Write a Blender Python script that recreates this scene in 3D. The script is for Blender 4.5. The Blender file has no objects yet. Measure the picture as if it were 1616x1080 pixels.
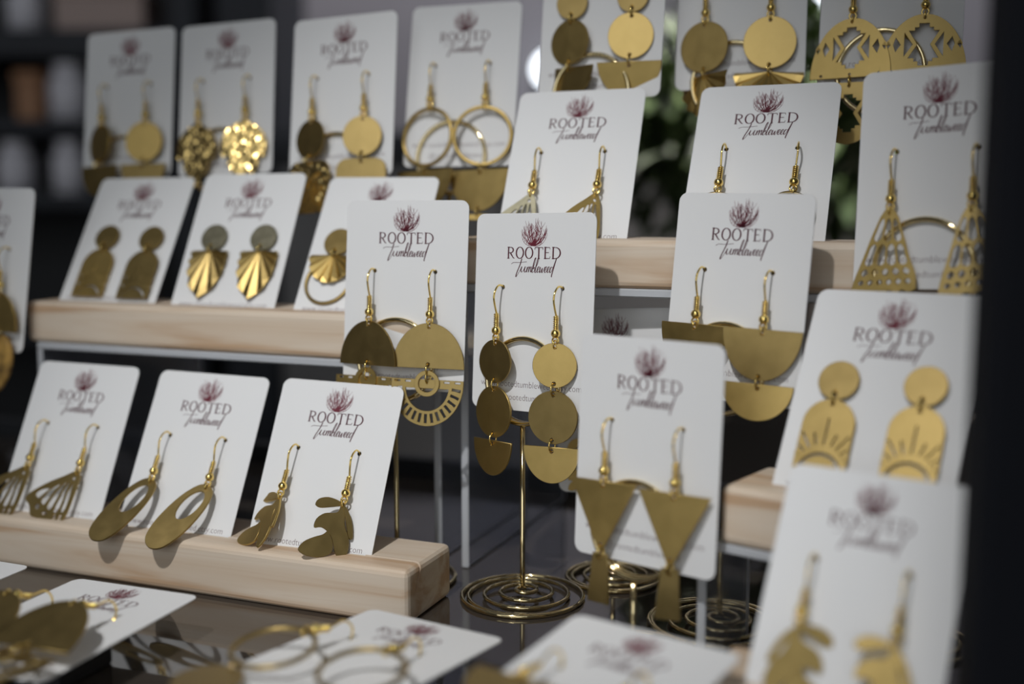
import bpy, bmesh, math, random
from mathutils import Matrix, Vector
random.seed(7)
R_ = math.radians
S = 0.001                       # all lengths below are millimetres
Z0 = 1.046                      # height of the camera above the floor (metres)
scene = bpy.context.scene
COL = scene.collection

# ------------------------------------------------------------------ camera
cam_data = bpy.data.cameras.new('camera')
cam_data.sensor_width = 36.0
cam_data.lens = 36.0 * 1800.0 / 1616.0
cam_data.clip_start = 0.02
cam_data.clip_end = 30
cam_data.dof.use_dof = True
cam_data.dof.focus_distance = 0.411
cam_data.dof.aperture_fstop = 3.7
cam = bpy.data.objects.new('camera', cam_data)
cam.location = (0, 0, Z0)
cam.rotation_euler = (R_(90 - 7.027), 0, 0)
COL.objects.link(cam)
scene.camera = cam

# ------------------------------------------------------------------ world
world = bpy.data.worlds.new('room_ambience'); scene.world = world
world.use_nodes = True
bgn = world.node_tree.nodes['Background']
bgn.inputs[0].default_value = (0.88, 0.94, 1.0, 1)
bgn.inputs[1].default_value = 0.09

# ------------------------------------------------------------------ lights
def lamp(name, kind, loc, energy, color, target=None, **kw):
    d = bpy.data.lights.new(name, kind); d.energy = energy; d.color = color
    for k, v in kw.items(): setattr(d, k, v)
    o = bpy.data.objects.new(name, d); o.location = (loc[0]*S, loc[1]*S, loc[2]*S + Z0)
    if target is not None:
        v = Vector(target) - Vector(loc)
        o.rotation_euler = v.to_track_quat('-Z', 'Y').to_euler()
    COL.objects.link(o); return o
# white spotlight of the stall, high above and a little left of the camera
lamp('key_spotlight', 'SPOT', (-243, -139, 626), 27.5, (0.985, 0.985, 0.985), (-42, 400, -104),
     spot_size=R_(34), spot_blend=1.0, shadow_soft_size=0.014)
# unseen fill panel added behind the viewer as the main ambient light
lamp('front_fill_light', 'AREA', (-900, -2200, 700), 26.0, (0.93, 0.97, 1.0), (-50, 450, -50), shape='RECTANGLE', size=2.8, size_y=1.7)
# overhead fill light added to brighten the far wall
lamp('wall_fill_light', 'AREA', (100, 1750, 1600), 32.0, (0.97, 0.96, 1.0), (100, 2600, 850), shape='RECTANGLE', size=1.6, size_y=0.3)
# narrow fill light added to lift the plant and cabinets behind the display
lamp('cabinet_fill_light', 'AREA', (330, 1000, 1450), 9.0, (1.0, 0.97, 0.93), (330, 1060, -200), shape='RECTANGLE', size=0.5, size_y=0.2, spread=R_(32))

scene.view_settings.view_transform = 'Standard'
scene.view_settings.look = 'None'
scene.view_settings.gamma = 1
scene.view_settings.use_curve_mapping = False
scene.view_settings.exposure = -0.5

# ------------------------------------------------------------------ materials
def mat(name, color, rough=0.5, metal=0.0, **kw):
    m = bpy.data.materials.new(name); m.use_nodes = True
    b = m.node_tree.nodes['Principled BSDF']
    b.inputs['Base Color'].default_value = (*color, 1)
    b.inputs['Roughness'].default_value = rough
    b.inputs['Metallic'].default_value = metal
    for k, v in kw.items(): b.inputs[k].default_value = v
    return m
def nodes(m): return m.node_tree.nodes, m.node_tree.links, m.node_tree.nodes['Principled BSDF']
def add_noise(m, scale, c1, c2, stretch=(1, 1, 1), detail=4, bump=0, bscale=None, rough=None):
    n, l, b = nodes(m)
    tc = n.new('ShaderNodeTexCoord'); mp = n.new('ShaderNodeMapping'); mp.inputs['Scale'].default_value = stretch
    l.new(tc.outputs['Object'], mp.inputs['Vector'])
    t = n.new('ShaderNodeTexNoise'); t.inputs['Scale'].default_value = scale; t.inputs['Detail'].default_value = detail
    l.new(mp.outputs[0], t.inputs['Vector'])
    r = n.new('ShaderNodeValToRGB'); r.color_ramp.elements[0].color = (*c1, 1); r.color_ramp.elements[1].color = (*c2, 1)
    r.color_ramp.elements[0].position = 0.3; r.color_ramp.elements[1].position = 0.7
    l.new(t.outputs['Fac'], r.inputs[0]); l.new(r.outputs[0], b.inputs['Base Color'])
    if rough:
        mr = n.new('ShaderNodeMapRange'); mr.inputs[3].default_value = rough[0]; mr.inputs[4].default_value = rough[1]
        l.new(t.outputs['Fac'], mr.inputs[0]); l.new(mr.outputs[0], b.inputs['Roughness'])
    if bump:
        t2 = n.new('ShaderNodeTexNoise'); t2.inputs['Scale'].default_value = bscale or scale; t2.inputs['Detail'].default_value = 3
        l.new(mp.outputs[0], t2.inputs['Vector'])
        bp = n.new('ShaderNodeBump'); bp.inputs['Strength'].default_value = bump; bp.inputs['Distance'].default_value = 0.0004
        l.new(t2.outputs['Fac'], bp.inputs['Height']); l.new(bp.outputs[0], b.inputs['Normal'])
    return m
M = {}
M['card'] = mat('card_stock', (0.80, 0.80, 0.80), 0.55)
M['maroon'] = mat('maroon_ink', (0.17, 0.016, 0.034), 0.6)
M['ink'] = mat('dark_plum_ink', (0.085, 0.012, 0.024), 0.6)
M['thinink'] = mat('thin_grey_plum_ink', (0.14, 0.075, 0.085), 0.6)
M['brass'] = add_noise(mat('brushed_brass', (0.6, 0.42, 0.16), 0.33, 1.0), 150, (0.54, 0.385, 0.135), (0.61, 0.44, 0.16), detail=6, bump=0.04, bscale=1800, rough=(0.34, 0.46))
M['brass_dark'] = add_noise(mat('dimmed_brass', (0.42, 0.31, 0.13), 0.35, 1.0), 150, (0.36, 0.26, 0.10), (0.42, 0.305, 0.12), detail=6, bump=0.04, bscale=1800, rough=(0.36, 0.48))  # darker copy of the brushed brass; weak reflection put into the colour
M['brass_mid'] = add_noise(mat('satin_brass', (0.45, 0.33, 0.13), 0.4, 1.0), 150, (0.43, 0.31, 0.115), (0.50, 0.365, 0.14), detail=6, bump=0.04, bscale=1800, rough=(0.38, 0.5))  # brass toned down in colour, standing in for softer lamp reflection
M['brass_grey'] = add_noise(mat('grey_brass', (0.30, 0.27, 0.20), 0.42, 1.0), 300, (0.27, 0.25, 0.17), (0.38, 0.35, 0.25), rough=(0.4, 0.5))  # greyer tone of the brass
M['gold'] = mat('bright_gold_wire', (0.93, 0.68, 0.22), 0.16, 1.0)
M['wire'] = mat('pale_gold_wire', (0.88, 0.72, 0.40), 0.09, 1.0)
# hammered brass
m = mat('hammered_brass', (0.86, 0.62, 0.24), 0.2, 1.0)
n, l, b = nodes(m)
tc = n.new('ShaderNodeTexCoord'); v = n.new('ShaderNodeTexVoronoi'); v.inputs['Scale'].default_value = 330
bp = n.new('ShaderNodeBump'); bp.inputs['Strength'].default_value = 0.9; bp.inputs['Distance'].default_value = 0.001
l.new(tc.outputs['Object'], v.inputs['Vector']); l.new(v.outputs['Distance'], bp.inputs['Height']); l.new(bp.outputs[0], b.inputs['Normal'])
M['hammered'] = m
# pine
m = mat('pale_pine', (0.6, 0.43, 0.3), 0.55)
n, l, b = nodes(m)
tc = n.new('ShaderNodeTexCoord'); mp = n.new('ShaderNodeMapping'); mp.inputs['Scale'].default_value = (3.5, 40, 62)
mp.inputs['Rotation'].default_value = (0.15, 0.02, 0.03)
nz = n.new('ShaderNodeTexNoise'); nz.inputs['Scale'].default_value = 1.5; nz.inputs['Detail'].default_value = 6; nz.inputs['Distortion'].default_value = 0.7
r = n.new('ShaderNodeValToRGB')
e = r.color_ramp.elements
e[0].position = 0.38; e[0].color = (0.56, 0.38, 0.24, 1); e[1].position = 0.47; e[1].color = (0.68, 0.55, 0.42, 1)
e2 = r.color_ramp.elements.new(0.56); e2.color = (0.73, 0.62, 0.50, 1)
e3 = r.color_ramp.elements.new(0.66); e3.color = (0.61, 0.45, 0.31, 1)
l.new(tc.outputs['Object'], mp.inputs[0]); l.new(mp.outputs[0], nz.inputs['Vector']); l.new(nz.outputs['Fac'], r.inputs[0]); l.new(r.outputs[0], b.inputs['Base Color'])
M['pine'] = m
M['acrylic'] = mat('clear_acrylic', (0.86, 0.90, 0.98), 0.06, 0.0, **{'Transmission Weight': 0.93, 'IOR': 1.46})
M['acrylic_edge'] = mat('frosted_acrylic_edge', (0.92, 0.95, 1.0), 0.22, 0.0, **{'Transmission Weight': 0.45, 'IOR': 1.46})
M['table'] = mat('black_glass', (0.050, 0.041, 0.034), 0.05, 0.0, IOR=1.9)
M['black'] = add_noise(mat('black_paint', (0.012, 0.013, 0.016), 0.6), 40, (0.009, 0.010, 0.013), (0.016, 0.017, 0.021))
M['post'] = mat('matt_black_metal', (0.008, 0.009, 0.013), 0.8, 0.0, **{'Specular IOR Level': 0.2})
M['navy'] = add_noise(mat('dark_navy_wood', (0.02, 0.023, 0.034), 0.6), 12, (0.014, 0.016, 0.024), (0.024, 0.028, 0.040))
M['slate'] = add_noise(mat('slate_grey_paint', (0.2, 0.2, 0.22), 0.6), 8, (0.17, 0.165, 0.165), (0.24, 0.23, 0.23))
M['wall'] = add_noise(mat('grey_mauve_paint', (0.2, 0.19, 0.22), 0.9), 3, (0.25, 0.24, 0.26), (0.28, 0.265, 0.285))
M['floor'] = add_noise(mat('dark_floor', (0.03, 0.028, 0.028), 0.5), 6, (0.05, 0.046, 0.045), (0.075, 0.07, 0.068))
M['white'] = mat('white_ceramic', (0.88, 0.86, 0.93), 0.4)
M['amber'] = mat('amber_box', (0.42, 0.20, 0.09), 0.5)
M['beige'] = mat('beige_box', (0.55, 0.42, 0.38), 0.6)
M['leaf'] = add_noise(mat('dark_leaf', (0.03, 0.06, 0.015), 0.5), 30, (0.025, 0.048, 0.012), (0.075, 0.105, 0.032))
M['pot'] = mat('taupe_clay_pot', (0.12, 0.10, 0.09), 0.7)
M['glow'] = mat('lamp_glass', (1, 1, 1), 0.3, 0.0, **{'Emission Color': (0.86, 0.93, 1, 1), 'Emission Strength': 7.0})
m = mat('tortoise_resin', (0.4, 0.25, 0.08), 0.2)
add_noise(m, 120, (0.03, 0.02, 0.015), (0.55, 0.33, 0.09), detail=2)
M['resin'] = m

# ------------------------------------------------------------------ mesh helpers
CACHE = {}
def mk(name, verts, faces, smooth=False):
    me = bpy.data.meshes.new(name)
    me.from_pydata([(v[0]*S, v[1]*S, v[2]*S) for v in verts], [], faces)
    me.update()
    if smooth:
        me.polygons.foreach_set('use_smooth', [True]*len(me.polygons))
    return me
def obj(name, me, material, parent=None, matrix=None, **props):
    o = bpy.data.objects.new(name, me)
    if me is not None and not me.materials: me.materials.append(M[material])
    elif me is not None and me.materials[0] != M[material]:
        me = me.copy(); me.materials[0] = M[material]; o.data = me
    COL.objects.link(o)
    if parent is not None: o.parent = parent
    if matrix is not None:
        mm = matrix.copy(); mm.translation = mm.translation * S
        if parent is None: mm.translation.z += Z0
        o.matrix_local = mm
    for k, v in props.items(): o[k] = v
    return o
def empty(name, matrix, **props):
    return obj(name, None, None, None, matrix, **props)
def T(x, y, z): return Matrix.Translation((x, y, z))
def RX(a): return Matrix.Rotation(R_(a), 4, 'X')
def RY(a): return Matrix.Rotation(R_(a), 4, 'Y')
def RZ(a): return Matrix.Rotation(R_(a), 4, 'Z')

def box_mesh(name, x0, x1, y0, y1, z0, z1, bevel=0.0, seg=2):
    bm = bmesh.new()
    vs = [bm.verts.new((x*S, y*S, z*S)) for x in (x0, x1) for y in (y0, y1) for z in (z0, z1)]
    for f in ((0,1,3,2),(4,6,7,5),(0,4,5,1),(2,3,7,6),(0,2,6,4),(1,5,7,3)): bm.faces.new([vs[i] for i in f])
    if bevel: bmesh.ops.bevel(bm, geom=bm.edges[:], offset=bevel*S, segments=seg, affect='EDGES', profile=0.5)
    bmesh.ops.recalc_face_normals(bm, faces=bm.faces)
    me = bpy.data.meshes.new(name); bm.to_mesh(me); bm.free(); return me

def tube_data(pts, r, closed=False, seg=8, taper=None):
    pts = [Vector(p) for p in pts]; n = len(pts); V = []; Fc = []
    tang = []
    for i in range(n):
        a = pts[(i-1) % n] if (closed or i > 0) else pts[i]
        c = pts[(i+1) % n] if (closed or i < n-1) else pts[i]
        tang.append((c-a).normalized())
    up = Vector((0, 0, 1))
    if abs(tang[0].dot(up)) > 0.9: up = Vector((1, 0, 0))
    nrm = (up - tang[0]*up.dot(tang[0])).normalized()
    for i in range(n):
        nrm = (nrm - tang[i]*nrm.dot(tang[i])).normalized()
        bi = tang[i].cross(nrm)
        rr = r if taper is None else r*taper(i/(n-1))
        for k in range(seg):
            a = 2*math.pi*k/seg
            V.append(pts[i] + (nrm*math.cos(a) + bi*math.sin(a))*rr)
    m_ = n if closed else n-1
    for i in range(m_):
        j = (i+1) % n
        for k in range(seg):
            Fc.append((i*seg+k, i*seg+(k+1) % seg, j*seg+(k+1) % seg, j*seg+k))
    if not closed:
        Fc.append(tuple(reversed(range(seg)))); Fc.append(tuple(range((n-1)*seg, n*seg)))
    return V, Fc
def tube(name, pts, r, closed=False, seg=8, taper=None):
    return mk(name, *tube_data(pts, r, closed, seg, taper), smooth=True)
def join(parts):
    V, Fc = [], []
    for v, f in parts:
        o = len(V); V += list(v); Fc += [tuple(i+o for i in q) for q in f]
    return V, Fc
def catmull(pts, sub=5, closed=False):
    P = [Vector(p) for p in pts]; n = len(P); out = []
    rng = range(n if closed else n-1)
    for i in rng:
        p1, p2 = P[i], P[(i+1) % n]
        p0 = P[(i-1) % n] if (closed or i > 0) else p1*2-p2
        p3 = P[(i+2) % n] if (closed or i < n-2) else p2*2-p1
        for k in range(sub):
            t = k/sub
            out.append(0.5*((2*p1)+(p2-p0)*t+(2*p0-5*p1+4*p2-p3)*t*t+(3*p1-p0-3*p2+p3)*t**3))
    if not closed: out.append(P[-1])
    return out
def ring_pts(Rr, n=24, plane='XY', c=(0, 0, 0)):
    o = []
    for k in range(n):
        a = 2*math.pi*k/n; x, y = Rr*math.cos(a), Rr*math.sin(a)
        p = {'XY': (x, y, 0), 'YZ': (0, x, y), 'XZ': (x, 0, y)}[plane]
        o.append((p[0]+c[0], p[1]+c[1], p[2]+c[2]))
    return o
def sphere(name, r, nu=14, nv=9):
    V = [(0, 0, r)]; Fc = []
    for i in range(1, nv):
        for k in range(nu):
            a, b2 = math.pi*i/nv, 2*math.pi*k/nu
            V.append((r*math.sin(a)*math.cos(b2), r*math.sin(a)*math.sin(b2), r*math.cos(a)))
    V.append((0, 0, -r)); L = len(V)-1
    for k in range(nu):
        Fc.append((0, 1+k, 1+(k+1) % nu)); Fc.append((L, L-nu+(k+1) % nu, L-nu+k))
        for i in range(nv-2):
            a = 1+i*nu; Fc.append((a+k, a+nu+k, a+nu+(k+1) % nu, a+(k+1) % nu))
    return mk(name, V, Fc, True)

def plate(key, outlines, thick=0.7, bevel=0.12):
    """flat cut-out sheet: first outline is the rim, the others are openings (mm, XY plane)"""
    if key in CACHE: return CACHE[key]
    cu = bpy.data.curves.new(key, 'CURVE'); cu.dimensions = '2D'; cu.fill_mode = 'BOTH'
    cu.extrude = max(thick/2-bevel, 0.01); cu.bevel_depth = bevel; cu.bevel_resolution = 0; cu.offset = -bevel
    for o in outlines:
        sp = cu.splines.new('POLY'); sp.points.add(len(o)-1); sp.use_cyclic_u = True
        for p, q in zip(sp.points, o): p.co = (q[0], q[1], 0, 1)
    ob = bpy.data.objects.new(key, cu); COL.objects.link(ob)
    dg = bpy.context.evaluated_depsgraph_get(); dg.update()
    me = bpy.data.meshes.new_from_object(ob.evaluated_get(dg))
    bpy.data.objects.remove(ob); bpy.data.curves.remove(cu)
    me.transform(Matrix.Scale(S, 4)); me.name = key; me.materials.clear(); me.update()
    CACHE[key] = me
    return me
def circ(cx, cy, rx, ry=None, n=32, a0=0, a1=360):
    ry = ry or rx
    full = abs(a1-a0) >= 360
    m_ = n if full else n+1
    return [(cx+rx*math.cos(R_(a0+(a1-a0)*k/n)), cy+ry*math.sin(R_(a0+(a1-a0)*k/n))) for k in range(m_)]
def hole(x, y, r=0.7): return circ(x, y, r, n=10)
def smooth2(pts, sub=4): return [(p.x, p.y) for p in catmull([(a, b2, 0) for a, b2 in pts], sub, True)]
def rrect(x0, x1, y0, y1, r, n=5):
    o = []
    for cx, cy, a in ((x1-r, y1-r, 0), (x0+r, y1-r, 90), (x0+r, y0+r, 180), (x1-r, y0+r, 270)):
        o += [(cx+r*math.cos(R_(a+90*k/n)), cy+r*math.sin(R_(a+90*k/n))) for k in range(n+1)]
    return o
def slot_poly(x, y, ang, ln, w):
    c, s = math.cos(R_(ang)), math.sin(R_(ang)); o = []
    for a, b2 in ((-ln/2, -w/2), (ln/2, -w/2), (ln/2, w/2), (-ln/2, w/2)): o.append((x+a*c-b2*s, y+a*s+b2*c))
    return o

# ------------------------------------------------------------------ lettering
def ribbon(poly, w, w2=None):
    """flat pen stroke along a 2-D polyline"""
    V, Fc = [], []; n = len(poly)
    for i in range(n):
        a = poly[max(i-1, 0)]; c = poly[min(i+1, n-1)]
        dx, dy = c[0]-a[0], c[1]-a[1]; d = math.hypot(dx, dy) or 1
        t = i/max(n-1, 1); ww = (w + ((w2 if w2 is not None else w)-w)*t)/2
        V += [(poly[i][0]-dy/d*ww, poly[i][1]+dx/d*ww, 0), (poly[i][0]+dy/d*ww, poly[i][1]-dx/d*ww, 0)]
    for i in range(n-1): Fc.append((2*i+1, 2*i+3, 2*i+2, 2*i))
    return V, Fc
def stroke_w(poly, wf):
    V, Fc = [], []; n = len(poly)
    for i in range(n):
        a = poly[max(i-1, 0)]; c = poly[min(i+1, n-1)]
        dx, dy = c[0]-a[0], c[1]-a[1]; d = math.hypot(dx, dy) or 1
        ww = wf(dx/d, dy/d)/2
        V += [(poly[i][0]-dy/d*ww, poly[i][1]+dx/d*ww, 0), (poly[i][0]+dy/d*ww, poly[i][1]-dx/d*ww, 0)]
    for i in range(n-1): Fc.append((2*i+1, 2*i+3, 2*i+2, 2*i))
    return V, Fc
def build_rooted():
    H = 4.1; th, tn = 0.62, 0.26; parts = []
    wf = lambda dx, dy: tn + (th-tn)*abs(dy)**1.5
    def stem(x): parts.append(ribbon([(x, 0), (x, H)], th)); serif(x, 0); serif(x, H)
    def serif(x, y, w=1.0): parts.append(ribbon([(x-w/2, y), (x+w/2, y)], tn))
    def arc(cx, cy, rx, ry, a0, a1, n=22): return [(cx+rx*math.cos(R_(a0+(a1-a0)*k/n)), cy+ry*math.sin(R_(a0+(a1-a0)*k/n))) for k in range(n+1)]
    x = 0.4
    # R
    stem(x); parts.append(stroke_w([(x, H-.1)]+arc(x+1.0, H*0.74, 1.15, H*0.26-.1, 90, -90)+[(x, H*0.48+.03)], wf))
    parts.append(ribbon([(x+0.9, H*.48), (x+2.2, 0.25), (x+2.75, 0.02)], th*.9, tn)); x += 3.6
    for _ in range(2):
        parts.append(stroke_w(arc(x+1.6, H/2, 1.6, H/2, 0, 360, 36), wf)); x += 4.15
    x += .35
    # T
    parts.append(ribbon([(x-.3, H-.12), (x+3.2, H-.12)], tn)); parts.append(ribbon([(x-.3, H-.1), (x-.35, H-.9)], tn)); parts.append(ribbon([(x+3.2, H-.1), (x+3.25, H-.9)], tn))
    parts.append(ribbon([(x+1.45, 0), (x+1.45, H-.1)], th)); serif(x+1.45, 0); x += 4.3
    # E
    stem(x); parts.append(ribbon([(x, H-.1), (x+2.0, H-.1), (x+2.05, H-.7)], tn)); parts.append(ribbon([(x, H*.53), (x+1.6, H*.53)], tn)); parts.append(ribbon([(x, .1), (x+2.05, .1), (x+2.2, .8)], tn)); x += 3.5
    # D
    stem(x); parts.append(stroke_w([(x, H-.1)]+arc(x+1.0, H/2, 2.1, H/2-.1, 90, -90)+[(x, .1)], wf))
    V, Fc = join(parts)
    xs = [v[0] for v in V]; k = 22.9/(max(xs)-min(xs)); mn = min(xs)
    return [((v[0]-mn)*k-11.45, v[1], 0) for v in V], Fc
def build_script():
    L = []; x = 0.0
    def add(pts, adv):
        nonlocal x
        L.append([(px+x, py) for px, py in pts]); x += adv
    add([(.45, 2.25), (.35, 1.2), (.05, -.1), (.02, -.75), (.2, -.55), (.55, .3), (.75, .9)], .75)
    L.append([(-1.3, 1.35), (-.9, 1.6), (.2, 1.6), (1.5, 1.75)])
    add([(.0, .95), (-.02, .3), (.18, .02), (.45, .35), (.62, .95), (.6, .25), (.78, .02), (1.0, .3)], 1.0)
    add([(.05, .9), (.05, .02), (.16, .6), (.34, .95), (.42, .6), (.4, .02), (.5, .6), (.7, .95), (.78, .5), (.8, .05), (.95, .2)], .95)
    add([(0, .2), (.3, 1.4), (.34, 2.35), (.16, 2.1), (.08, .3), (.22, -.02), (.48, .3), (.42, .85), (.2, .55)], .55)
    add([(0, .5), (.3, 1.5), (.32, 2.4), (.16, 2.1), (.08, .25), (.24, -.02), (.4, .2)], .4)
    add([(0, .25), (.28, .55), (.3, .95), (.1, .85), (.03, .3), (.2, 0), (.45, .25)], .5)
    add([(.0, .9), (.05, .1), (.2, .05), (.4, .75), (.42, .1), (.58, .05), (.8, .95)], .85)
    for _ in range(2): add([(0, .25), (.28, .55), (.3, .95), (.1, .85), (.03, .3), (.2, 0), (.45, .25)], .48)
    add([(.42, .85), (.15, .9), (.02, .35), (.15, 0), (.4, .4), (.75, 2.4), (.62, .9), (.52, -.5), (.62, -.7)], .7)
    parts = []
    for pl in L:
        q = catmull([(a, b2, 0) for a, b2 in pl], 6)
        parts.append(stroke_w([(p.x + .2*p.y, p.y) for p in q], lambda dx, dy: .075 + .10*max(0, -dy)))
    V, Fc = join(parts); xs = [v[0] for v in V]; ys = [v[1] for v in V]
    kx = 19.5/(max(xs)-min(xs)); ky = 7.3/(max(ys)-min(ys)); mx = (max(xs)+min(xs))/2
    return [((v[0]-mx)*kx, v[1]*ky, 0) for v in V], Fc
def build_emblem():
    rnd = random.Random(4); parts = []
    def branch(x, y, ang, ln, w, depth, curl):
        n = 7; pts = [(x, y)]; a = ang
        for i in range(n):
            a += curl/n + rnd.uniform(-6, 6)
            x += ln/n*math.sin(R_(a)); y += ln/n*math.cos(R_(a)); pts.append((x, y))
        parts.append(ribbon(pts, w, w*.45))
        if depth:
            for j in (2, 3, 4, 5):
                if rnd.random() < .8:
                    sd = rnd.choice((-1, 1)); branch(pts[j][0], pts[j][1], a+sd*rnd.uniform(22, 48), ln*rnd.uniform(.2, .36), w*.7, depth-1, -sd*25)
    for i in range(29):
        t = -1+2*i/28; a = t*102
        ln = (9.7 - .9*abs(t)**1.5) * rnd.uniform(.82, 1.03)
        branch(rnd.uniform(-.3, .3), rnd.uniform(0, .3), a, ln, .22, 1, -t*98)
    for i in range(9): branch(0, .1, rnd.uniform(-75, 75), rnd.uniform(1.8, 3.6), .4, 0, 0)
    return join(parts)
def build_text(body, width, size_z):
    cu = bpy.data.curves.new('txt', 'FONT'); cu.body = body; cu.align_x = 'CENTER'; cu.size = 10; cu.offset = -0.16; cu.resolution_u = 2
    ob = bpy.data.objects.new('txt', cu); COL.objects.link(ob)
    dg = bpy.context.evaluated_depsgraph_get(); dg.update()
    me = bpy.data.meshes.new_from_object(ob.evaluated_get(dg)); bpy.data.objects.remove(ob); bpy.data.curves.remove(cu)
    xs = [v.co.x for v in me.vertices]; k = width/(max(xs)-min(xs)); mx = (max(xs)+min(xs))/2
    for v in me.vertices: v.co = ((v.co.x-mx)*k, v.co.y*k*1.12, 0)
    me.transform(Matrix.Scale(S, 4)); me.materials.clear(); return me
ME_ROOTED = mk('lettering', *build_rooted()); ME_SCRIPT = mk('script', *build_script()); ME_EMBLEM = mk('emblem', *build_emblem())
ME_URL = build_text('www.rootedtumbleweed.etsy.com', 43, 0); ME_AT = build_text('@rootedtumbleweed', 26.5, 0)

# ------------------------------------------------------------------ setting
def struct(name, me, material, **kw):
    return obj(name, me, material, None, Matrix.Identity(4), kind='structure', **kw)
struct('floor', box_mesh('floor', -3000, 3000, -2500, 3000, -1096, -1046), 'floor')
struct('wall_back', box_mesh('wall_back', -3000, 3000, 2600, 2700, -1046, 1800), 'wall')
struct('wall_left', box_mesh('wall_left', -3000, -2900, -2500, 2600, -1046, 1800), 'wall')
struct('wall_right', box_mesh('wall_right', 2900, 3000, -2500, 2600, -1046, 1800), 'wall')

TZ = -146.0
YB = -22.0
def yawm(yaw, x, y, z): return T(x, y, z) @ RZ(yaw)
# display table
tb = empty('display_table', yawm(YB, 0, 575, -1046), label='dark table with glossy black glass top under the whole display', category='table')
obj('tabletop', box_mesh('tabletop', -700, 560, -520, 0, 876, 900, 1.5), 'table', tb, Matrix.Identity(4))
obj('added_back_rail', box_mesh('added_back_rail', -700, 560, .3, 8, -8, 10, 1), 'black', None, yawm(YB, 0, 575, TZ), label='low black rail added along the rear edge of the glass top', category='rail')  # rail added to make the dark band behind the tabletop
obj('table_body', box_mesh('table_body', -680, 540, -500, -20, 0, 876, 2), 'black', tb, Matrix.Identity(4))

# ------------------------------------------------------------------ risers and wooden blocks
def block(name, face, yaw, t0, t1, top, h, depth, label, slot_from=11.0, tilt=27.0):
    """pine bar with a leaning slot; face = a point on the front face line"""
    dx = math.tan(R_(tilt)); sd = 8.8; g = 0.55
    prof = [(0, 0), (depth, 0), (depth, h), (slot_from+g, h), (slot_from+g-sd*dx, h-sd), (slot_from-g-sd*dx, h-sd), (slot_from-g, h), (0, h)]
    L = t1-t0; bm = bmesh.new(); rings = []
    for x in (0, L): rings.append([bm.verts.new((x*S, p[0]*S, p[1]*S)) for p in prof])
    n = len(prof)
    for i in range(n): bm.faces.new((rings[0][i], rings[0][(i+1) % n], rings[1][(i+1) % n], rings[1][i]))
    bm.faces.new(rings[0]); bm.faces.new(list(reversed(rings[1])))
    bmesh.ops.recalc_face_normals(bm, faces=bm.faces)
    skip = {3, 4, 5, 6}
    es = []
    for i in range(n):
        if i not in (3, 4, 5, 6):
            e_ = bm.edges.get((rings[0][i], rings[1][i]));
            if e_: es.append(e_)
        if i not in (3, 4, 5):
            for rg in rings:
                e_ = bm.edges.get((rg[i], rg[(i+1) % n]))
                if e_: es.append(e_)
    bmesh.ops.bevel(bm, geom=es, offset=2.4*S, segments=3, affect='EDGES', profile=0.5, clamp_overlap=True)
    me = bpy.data.meshes.new(name); bm.to_mesh(me); bm.free()
    c, s = math.cos(R_(yaw)), math.sin(R_(yaw))
    return obj(name, me, 'pine', None, yawm(yaw, face[0]+t0*c, face[1]+t0*s, top-h), label=label, category='card holder', group='slotted pine card holders')
def riser(face, yaw, t0, t1, top, depth, label, th=3.2, inset=1.0, base=TZ, leg_inset=1.0):
    c, s = math.cos(R_(yaw)), math.sin(R_(yaw))
    r = empty('acrylic_riser', yawm(yaw, face[0]+t0*c, face[1]+t0*s, base), label=label, category='display riser', group='clear acrylic risers')
    h = top-base; L = t1-t0
    def panel(nm, *a):
        me = box_mesh(nm, *a); me.materials.append(M['acrylic']); me.materials.append(M['acrylic_edge'])
        big = max(q.area for q in me.polygons)
        for q in me.polygons:
            if q.area < big*0.3: q.material_index = 1
        return me
    obj('top_panel', panel('top_panel', 0, L, inset, depth, h-th, h, .5, 1), 'acrylic', r, Matrix.Identity(4))
    obj('side_panel', panel('side_panel', 0, th, inset, depth, 0, h-th-.02, .5, 1), 'acrylic', r, Matrix.Identity(4))
    obj('side_panel', panel('side_panel', L-th, L, leg_inset, depth, 0, h-th-.02, .5, 1), 'acrylic', r, Matrix.Identity(4))
FC = (-131.5, 416.9); FM = (-150.0, 475.8); FU = (-10.5, 438.2)
block('wooden_card_holder', FC, YB, -105, 103, -126, 20, 36, 'pale pine slotted bar nearest the front, holding three cards above the table')
block('wooden_card_holder', FM, YB, -70, 122, -43.6, 18, 34, 'pale pine slotted bar at left middle, raised on a clear riser')
block('wooden_card_holder', FU, YB, -14, 175, -13.8, 18, 34, 'pale pine slotted bar highest up, behind the upright centre cards')
riser(FM, YB, -66, 121, -61.6, 114, 'wide clear acrylic riser under the left middle wooden bar', leg_inset=24.0)
riser(FU, YB, -11, 193, -31.8, 118, 'tall clear acrylic riser under the highest wooden bar')
FR = (81.0, 346.0); YR = -36.0          # right-hand block
cR, sR = math.cos(R_(YR)), math.sin(R_(YR))

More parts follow.
